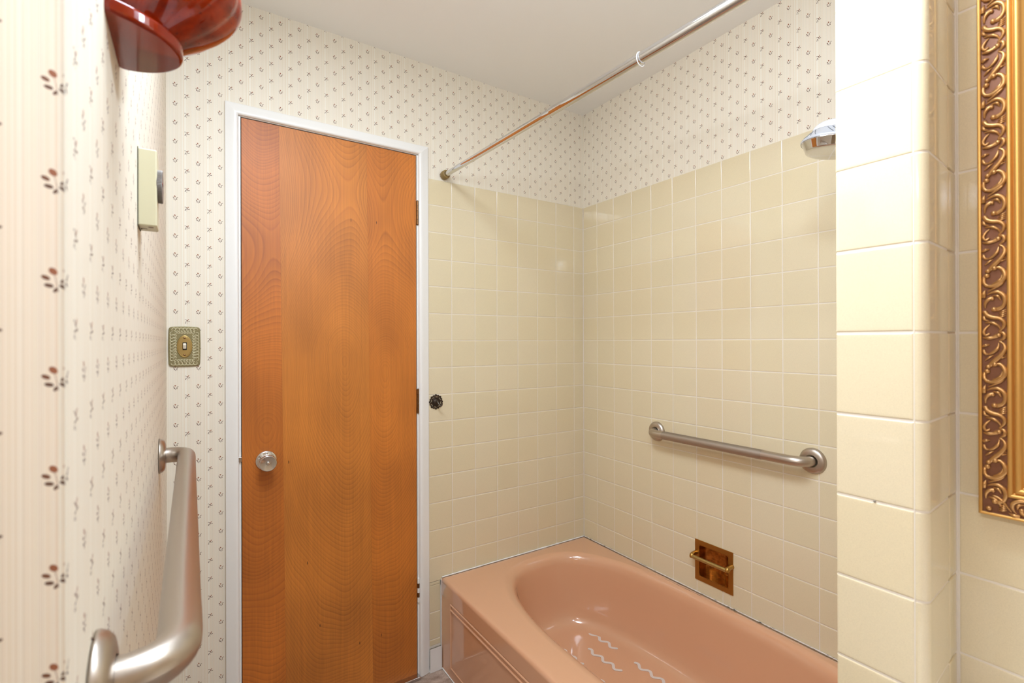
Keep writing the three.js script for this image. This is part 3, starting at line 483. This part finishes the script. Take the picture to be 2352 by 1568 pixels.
// ------------------------------------------------------------------ round hook rosette
{
  const t = thing('robe_hook', 'round dark bronze robe hook with pierced scroll border on the tile', 'robe hook', [0.829, 1.081, ZA + 0.0003]);
  const s = new THREE.Shape(), n = 8; for (let i = 0; i <= 160; i++) { const a = i / 160 * Math.PI * 2, r = 0.0288 + 0.0016 * Math.cos(a * n * 2) + 0.0008 * Math.cos(a * n); i ? s.lineTo(Math.cos(a) * r, Math.sin(a) * r) : s.moveTo(r, 0); }
  for (let k = 0; k < n; k++) { const h = new THREE.Path(), c = (k + 0.5) / n * Math.PI * 2 + 0.2, P_ = []; const arc = (r, f, e) => { for (let i = 0; i <= 10; i++) { const q = -1 + 2 * i / 10; P_.push([f * q, r - e * (1 - q * q)]); } }; const o = []; for (let i = 0; i <= 12; i++) { const q = -1 + i / 6; o.push([0.3 * q, 0.0262 - 0.0042 * (1 - q * q)]); } for (let i = 12; i >= 0; i--) { const q = -1 + i / 6; o.push([0.27 * q, 0.0222 - 0.0034 * (1 - q * q)]); } o.forEach(([da, r], i) => { const x = Math.cos(c + da) * r, y = Math.sin(c + da) * r; i ? h.lineTo(x, y) : h.moveTo(x, y); }); s.holes.push(h); }
  mesh('rosette', new THREE.ExtrudeGeometry(s, { depth: 0.0024, bevelEnabled: false }), DARKBRONZE, t);
  for (const r of [0.0155, 0.0118, 0.0085]) { const o = mesh('boss_ring', new THREE.TorusGeometry(r, 0.0016, 8, 36), DARKBRONZE, t); o.position.z = 0.0032 + (0.0155 - r) * 0.35; }
  const d = mesh('boss', lathe([[0.0145, 0], [0.012, 0.003], [0.007, 0.006], [0, 0.007]], 30), DARKBRONZE, t); d.rotation.x = Math.PI / 2; d.position.z = 0.002;
  tag(mesh('hook', sweep([V(0, 0.003, 0.006), V(0.0005, 0.001, 0.016), V(0.002, -0.006, 0.024), V(0.005, -0.013, 0.028), V(0.009, -0.014, 0.034), V(0.0105, -0.007, 0.038), V(0.0105, -0.001, 0.039)], [0.0034, 0.003, 0.0027, 0.0024, 0.0024, 0.0022, 0.0024], 36, 12), std({ color: 0x6d665f, metalness: 0.9, roughness: 0.35 }), t), 'curved steel-grey hook');
}
// ------------------------------------------------------------------ wall thermostat
{
  const t = thing('thermostat', 'cream wall thermostat with grey knurled dial on the left wall', 'thermostat', [XL, 1.5425, -0.8845]);
  const b = mesh('housing', rbox(0.0225, 0.109, 0.045, 0.0022, 3), CREAM, t); b.position.x = 0.01125;
  mesh('back_plate', box(-0.0004, 0.0012, -0.0552, 0.0552, -0.0232, 0.0232), std({ color: 0x5d5a4a, roughness: 0.6 }), t);
  const s = new THREE.Shape(); for (let i = 0; i < 144; i++) { const a = i / 144 * Math.PI * 2, r = 0.0226 + (i % 2 ? 0.0003 : -0.0003); i ? s.lineTo(Math.cos(a) * r, Math.sin(a) * r) : s.moveTo(r, 0); }
  const g = new THREE.ExtrudeGeometry(s, { depth: 0.0055, bevelEnabled: true, bevelSize: 0.0006, bevelThickness: 0.0008, bevelSegments: 2 }); g.rotateY(Math.PI / 2);
  const d = mesh('dial', g, KNOBGREY, t); d.position.set(0.0222, 0.0085, -0.001);
  const mk = mesh('pointer_mark', box(0.0058, 0.0069, -0.0006, 0.0006, 0.006, 0.0225), std({ color: 0xb04a3c, roughness: 0.5 }), d);
  const sl = mesh('screw', new THREE.CylinderGeometry(0.0032, 0.0032, 0.0012, 14), BRONZE, t); sl.position.set(0.015, -0.0545, 0.012);
  tag(mesh('slot', new THREE.TorusGeometry(0.0035, 0.0005, 6, 16, 4), BLACK, t), 'small curved slot').position.set(0.006, -0.0545, -0.004); t.children[t.children.length - 1].rotation.x = Math.PI / 2;
}
// ------------------------------------------------------------------ glazed holder on the left wall
{
  const t = thing('ceramic_holder', 'glossy reddish-brown glazed ceramic wall holder with lobed cup', 'ceramic holder', [XL, 1.612, -0.605]);
  const s = new THREE.Shape(); // D-shaped foot, x out from the wall, y = -z
  s.moveTo(0, -0.052); s.lineTo(0.004, -0.0525); s.bezierCurveTo(0.03, -0.043, 0.052, -0.022, 0.0535, 0.002); s.bezierCurveTo(0.055, 0.026, 0.035, 0.05, 0.008, 0.0535); s.quadraticCurveTo(0.001, 0.054, 0, 0.046); s.lineTo(0, -0.052);
  const g = new THREE.ExtrudeGeometry(s, { depth: 0.007, bevelEnabled: true, bevelSize: 0.0035, bevelThickness: 0.0035, bevelSegments: 5, curveSegments: 20 }); g.rotateX(-Math.PI / 2); g.translate(-0.0005, 0.0035, 0);
  mesh('foot', g, CERAMIC, t);
  // lobed cup: leans out from the wall, ribs fade towards the foot
  const rows = 26, seg = 96, pos = [], idx = [], uv = [];
  for (let i = 0; i <= rows; i++) { const f = i / rows, y = 0.008 + f * 0.095, lean = 0.024 + 0.036 * Math.sin(f * Math.PI * 0.55), r0 = 0.022 + 0.026 * Math.sin(Math.min(1, f * 1.35) * Math.PI * 0.55) - 0.01 * Math.max(0, f - 0.75);
    for (let j = 0; j <= seg; j++) { const a = j / seg * Math.PI * 2, lobe = 1 + 0.085 * Math.min(1, f * 3) * Math.pow(Math.abs(Math.cos(a * 3.5 + 0.5)), 0.7) - 0.03; let x = lean + Math.cos(a) * r0 * lobe * 1.05; const z = -0.012 + Math.sin(a) * r0 * lobe * 1.2 - f * 0.01; x = Math.max(0.0005, x); pos.push(x, y - 0.012 * f * Math.cos(a) * 0.2, z); uv.push(j / seg * 2, f); } }
  for (let i = 0; i < rows; i++) for (let j = 0; j < seg; j++) { const a = i * (seg + 1) + j, b = a + seg + 1; idx.push(a, b, a + 1, a + 1, b, b + 1); }
  const c = new THREE.BufferGeometry(); c.setAttribute('position', new THREE.Float32BufferAttribute(pos, 3)); c.setAttribute('uv', new THREE.Float32BufferAttribute(uv, 2)); c.setIndex(idx); c.computeVertexNormals();
  const cup = mesh('lobed_cup', c, CERAMIC, t); cup.material.side = THREE.DoubleSide;
}

// ------------------------------------------------------------------ gilt framed mirror
{
  const t = thing('mirror', 'mirror in a carved antique gold scrollwork frame on the tiled wall', 'mirror');
  const z0 = -0.2035, y0 = 1.0965, z1 = 0.40, y1 = 1.92, xb = XM - 0.0005;   // outer frame edges, wall face
  // profile: [distance in from the outer edge, height off the wall]
  const memb = [['left', V(0, y0, z0), V(0, y1, z0), 0], ['top', V(0, y1, z0), V(0, y1, z1), 1], ['right', V(0, y1, z1), V(0, y0, z1), 2], ['bottom', V(0, y0, z1), V(0, y0, z0), 3]];
  const inward = [V(0, 0, 1), V(0, -1, 0), V(0, 0, -1), V(0, 1, 0)];
  const strip = (prof, i) => { const pos = [], idx = [], prev = inward[(i + 3) % 4], next = inward[(i + 1) % 4], [, a, b] = memb[i], In = inward[i];
    for (const [s, h] of prof) { const p = a.clone().addScaledVector(In, s).addScaledVector(prev, s), q = b.clone().addScaledVector(In, s).addScaledVector(next, s); pos.push(xb - h, p.y, p.z, xb - h, q.y, q.z); }
    for (let k = 0; k < prof.length - 1; k++) { const c = k * 2; idx.push(c, c + 1, c + 2, c + 1, c + 3, c + 2); }
    const g = new THREE.BufferGeometry(); g.setAttribute('position', new THREE.Float32BufferAttribute(pos, 3)); g.setAttribute('uv', new THREE.Float32BufferAttribute(new Float32Array(pos.length / 3 * 2), 2)); g.setIndex(idx); g.computeVertexNormals(); return g; };
  const arc = (c, r, h0, n = 6) => { const o = []; for (let i = 0; i <= n; i++) { const a = Math.PI - i / n * Math.PI; o.push([c + Math.cos(a) * r, h0 + Math.sin(a) * r]); } return o; };
  const lip = [[0, 0], [0, 0.0165], [0.0006, 0.0178], [0.0032, 0.0178], [0.0038, 0.0165]];
  const band = [[0.0038, 0.0165], [0.0045, 0.0145], [0.0262, 0.0155], [0.0272, 0.0150]];
  const beads = [[0.0272, 0.0150], ...arc(0.0301, 0.0026, 0.0172), [0.0336, 0.0160], ...arc(0.0372, 0.0034, 0.0162), [0.0412, 0.0145], [0.046, 0.012], [0.05, 0.0075], [0.0515, 0.004]];
  // carved scrolls traced in one repeat: across 0..1 from the outer edge, along 0..1
  const X = v => 0.0045 + (v - 318) / 287 * 0.0222, Y = v => (v - 130) / 1130;
  const S = [
    [[[440, 160], [490, 128], [550, 145], [592, 205], [585, 265], [520, 320], [430, 350], [360, 335], [334, 285], [345, 235]], [10, 20, 17, 13]],
    [[[560, 215], [550, 265], [500, 305], [440, 325]], [6, 14, 8]],
    [[[598, 250], [560, 320], [470, 370], [380, 410]], [9, 12, 5]],
    [[[330, 480], [338, 430], [352, 385]], [16, 15, 4]],
    [[[370, 450], [430, 425], [510, 420], [578, 462], [595, 530], [560, 600], [480, 628]], [5, 16, 18, 15, 20]],
    [[[455, 490], [395, 500], [356, 545], [348, 605]], [18, 13, 6]],
    [[[440, 460], [510, 470], [540, 520]], [6, 13, 4]],
    [[[345, 640], [375, 690], [450, 718], [530, 730], [585, 780], [575, 830], [515, 885]], [18, 20, 16, 14, 7]],
    [[[350, 775], [440, 780], [510, 815], [535, 855]], [6, 14, 6]],
    [[[335, 700], [345, 735], [400, 760]], [10, 12, 4]],
    [[[410, 800], [360, 840], [333, 890], [360, 928], [405, 905]], [5, 11, 12, 8]],
    [[[515, 890], [578, 905], [585, 955], [520, 997]], [7, 14, 13, 6]],
    [[[505, 930], [440, 955], [380, 960], [325, 955]], [22, 14, 16, 8]],
    [[[520, 998], [575, 1030], [592, 1085], [545, 1160], [460, 1235], [388, 1300]], [7, 14, 18, 20, 17]],
    [[[515, 1020], [505, 1075], [430, 1140], [350, 1160]], [4, 13, 11, 5]],
    [[[325, 1060], [360, 1045], [405, 1040]], [12, 13, 5]],
    [[[330, 1100], [350, 1140], [410, 1155]], [11, 12, 4]],
    [[[345, 1225], [400, 1190], [450, 1160]], [5, 9, 4]],
    ...[0, 1, 2, 3].map(k => [[[520 - k * 8, 680 + k * 0 - 30 + k * 22], [560, 660 - 10 + k * 20], [602, 628 + k * 24]], [3, 7, 5]]),
    ...[0, 1, 2].map(k => [[[500 + k * 8, 1200 - k * 26], [555, 1190 - k * 26], [602, 1178 - k * 26]], [3, 7, 5]]),
  ];
  const balls = [[468, 140, 25], [375, 222, 26], [462, 622, 26], [440, 497, 20], [515, 928, 24], [388, 1298, 24]];
  const period = 0.1235;
  const scrollSet = (len, phase) => { const out = []; const n = Math.ceil(len / period) + 1;
    const curves = S.map(([pts, rad]) => ({ pts, rad }));
    for (let k = -1; k < n; k++) for (const { pts, rad } of curves) {
      const p = pts.map(([x, y], i) => V(X(x), len - (Y(y) + k) * period - phase, 0.0152 + 0.0016 * Math.sin(i / (pts.length - 1) * Math.PI)));
      if (p.some(q => q.y < 0.004 || q.y > len - 0.004)) continue;
      out.push(sweep(p, rad.map(r => r * 0.00015), 14, 8));
    }
    for (let k = -1; k < n; k++) for (const [x, y, r] of balls) { const q = len - (Y(y) + k) * period - phase; if (q < 0.005 || q > len - 0.005) continue; const g = new THREE.SphereGeometry(r * 0.00012, 10, 8); g.translate(X(x), q, 0.0163); out.push(g); }
    return merge(out); };
  for (let i = 0; i < 4; i++) {
    const fr = new THREE.Group(); fr.name = 'frame_rail'; t.add(fr);
    mesh('outer_lip', strip(lip, i), GILT_FLAT, fr); mesh('carved_ground', strip(band, i), GILT_DARK, fr); mesh('bead_moulding', strip(beads, i), GILT_FLAT, fr);
    const [, a, b] = memb[i], len = a.distanceTo(b), g = scrollSet(len, i ? 0 : 0.01), In = inward[i], along = b.clone().sub(a).normalize();
    const off = i === 0 ? 0.0 : 0;
    g.applyMatrix4(new THREE.Matrix4().makeBasis(In, along, V(-1, 0, 0)).setPosition(V(xb, a.y, a.z)));
    if (In.clone().cross(along).x > 0) { const ix = g.attributes.position, nn = g.attributes.normal; for (let v = 0; v < ix.count; v += 3) for (const at of [ix, nn]) { const s = [at.getX(v), at.getY(v), at.getZ(v)]; at.setXYZ(v, at.getX(v + 1), at.getY(v + 1), at.getZ(v + 1)); at.setXYZ(v + 1, ...s); } }
    mesh('carved_scrolls', g, GILT, fr);
  }
  mesh('glass', box(xb - 0.0045, xb, y0 + 0.045, y1 - 0.045, z0 + 0.045, z1 - 0.045), std({ color: 0xf2f4f3, metalness: 1, roughness: 0.02 }), t);
}

// ------------------------------------------------------------------ things outside the frame that light and colour the room
{
  const t = thing('added_fill_panel', 'added fill light panel under the ceiling before the tub, out of view', 'fill light'), c = new THREE.Color(FILL_PANEL.color);  // unseen panel added as soft overhead fill, standing in for bounced flash
  const w = FILL_PANEL.x1 - FILL_PANEL.x0, d = FILL_PANEL.z1 - FILL_PANEL.z0, cx = (FILL_PANEL.x0 + FILL_PANEL.x1) / 2, cz = (FILL_PANEL.z0 + FILL_PANEL.z1) / 2;
  mesh('frame', merge([box(FILL_PANEL.x0 - 0.02, FILL_PANEL.x1 + 0.02, CEIL - 0.03, CEIL - 0.0005, FILL_PANEL.z0 - 0.02, FILL_PANEL.z0), box(FILL_PANEL.x0 - 0.02, FILL_PANEL.x1 + 0.02, CEIL - 0.03, CEIL - 0.0005, FILL_PANEL.z1, FILL_PANEL.z1 + 0.02), box(FILL_PANEL.x0 - 0.02, FILL_PANEL.x0, CEIL - 0.03, CEIL - 0.0005, FILL_PANEL.z0, FILL_PANEL.z1), box(FILL_PANEL.x1, FILL_PANEL.x1 + 0.02, CEIL - 0.03, CEIL - 0.0005, FILL_PANEL.z0, FILL_PANEL.z1)]), PAINT, t);
  mesh('diffuser', box(FILL_PANEL.x0, FILL_PANEL.x1, CEIL - 0.024, CEIL - 0.0005, FILL_PANEL.z0, FILL_PANEL.z1), std({ color: 0xffffff, emissive: c, emissiveIntensity: 1.2 }), t);
  const l = new THREE.RectAreaLight(c, FILL_PANEL.nits, w, d); l.position.set(cx, CEIL - 0.027, cz); l.rotation.x = -Math.PI / 2; t.add(l);
}
{
  const t = thing('flash_stand_in', 'added hanging globe standing in for a flash before the tub, out of view', 'flash stand-in');  // unseen globe added where a flash would sit, gives shadows and highlights
  const [x, y, z] = FLASH_GLOBE.pos;
  mesh('canopy', lathe([[0, 0], [0.05, 0], [0.05, -0.01], [0.02, -0.025], [0, -0.025]], 32), SATIN, t).position.set(x, CEIL, z);
  mesh('stem', new THREE.CylinderGeometry(0.005, 0.005, CEIL - y - FLASH_GLOBE.r, 12), SATIN, t).position.set(x, (CEIL + y + FLASH_GLOBE.r) / 2, z);
  const c = new THREE.Color(FLASH_GLOBE.color);
  mesh('globe', new THREE.SphereGeometry(FLASH_GLOBE.r, 40, 24), std({ color: 0xffffff, emissive: c, emissiveIntensity: 60, roughness: 0.3 }), t).position.set(x, y, z);
  const l = new THREE.PointLight(c, FLASH_GLOBE.power); l.position.set(x, y, z); l.castShadow = true; l.shadow.radius = FLASH_GLOBE.r / 0.02; t.add(l);
}
{
  const t = thing('bulb_bar', 'brass wall bar with four round warm bulbs', 'wall lamp');
  mesh('back_plate', rbox(0.03, 0.11, 0.5, 0.006), BRASS, t).position.set(BAR.x - 0.103, BAR.y, 0.06);
  const c = new THREE.Color(BAR.color);
  for (const z of BAR.zs) {
    const s = mesh('socket', new THREE.CylinderGeometry(0.018, 0.022, 0.04, 20), BRASS, t); s.rotation.z = Math.PI / 2; s.position.set(BAR.x - 0.07, BAR.y, z);
    const b = mesh('bulb', new THREE.SphereGeometry(0.042, 28, 18), std({ color: 0xffffff, emissive: c, emissiveIntensity: 6, roughness: 0.3 }), t); b.position.set(BAR.x, BAR.y, z);
    const l = new THREE.PointLight(c, BAR.power); l.position.set(BAR.x, BAR.y, z); l.castShadow = true; l.shadow.radius = 2.1; t.add(l);
  }
}
{
  const t = thing('vanity_cabinet', 'white vanity cabinet with glossy white counter below the mirror', 'vanity', [0, 0, 0]);
  mesh('carcass', box(0.40, XM - 0.002, 0.09, 0.765, -0.17, 0.75), PAINT, t); mesh('plinth', box(0.45, XM - 0.002, 0.001, 0.09, -0.15, 0.73), PAINT, t);
  const c = mesh('counter', rbox(0.52, 0.035, 0.98, 0.012, 3), WHITE, t); c.position.set(XM - 0.262, 0.783, 0.285);
  for (const z of [-0.155, 0.305]) { const d = mesh('cabinet_door', rbox(0.018, 0.62, 0.43, 0.004), PAINT, t); d.position.set(0.39, 0.43, z + 0.215); mesh('handle', new THREE.SphereGeometry(0.014, 16, 10), BRASS, d).position.set(-0.018, 0.2, z < 0 ? 0.16 : -0.16); }
}

scene.traverse(o => { if (o.isMesh) { o.castShadow = true; o.receiveShadow = true; } });
renderer.render(scene, camera);
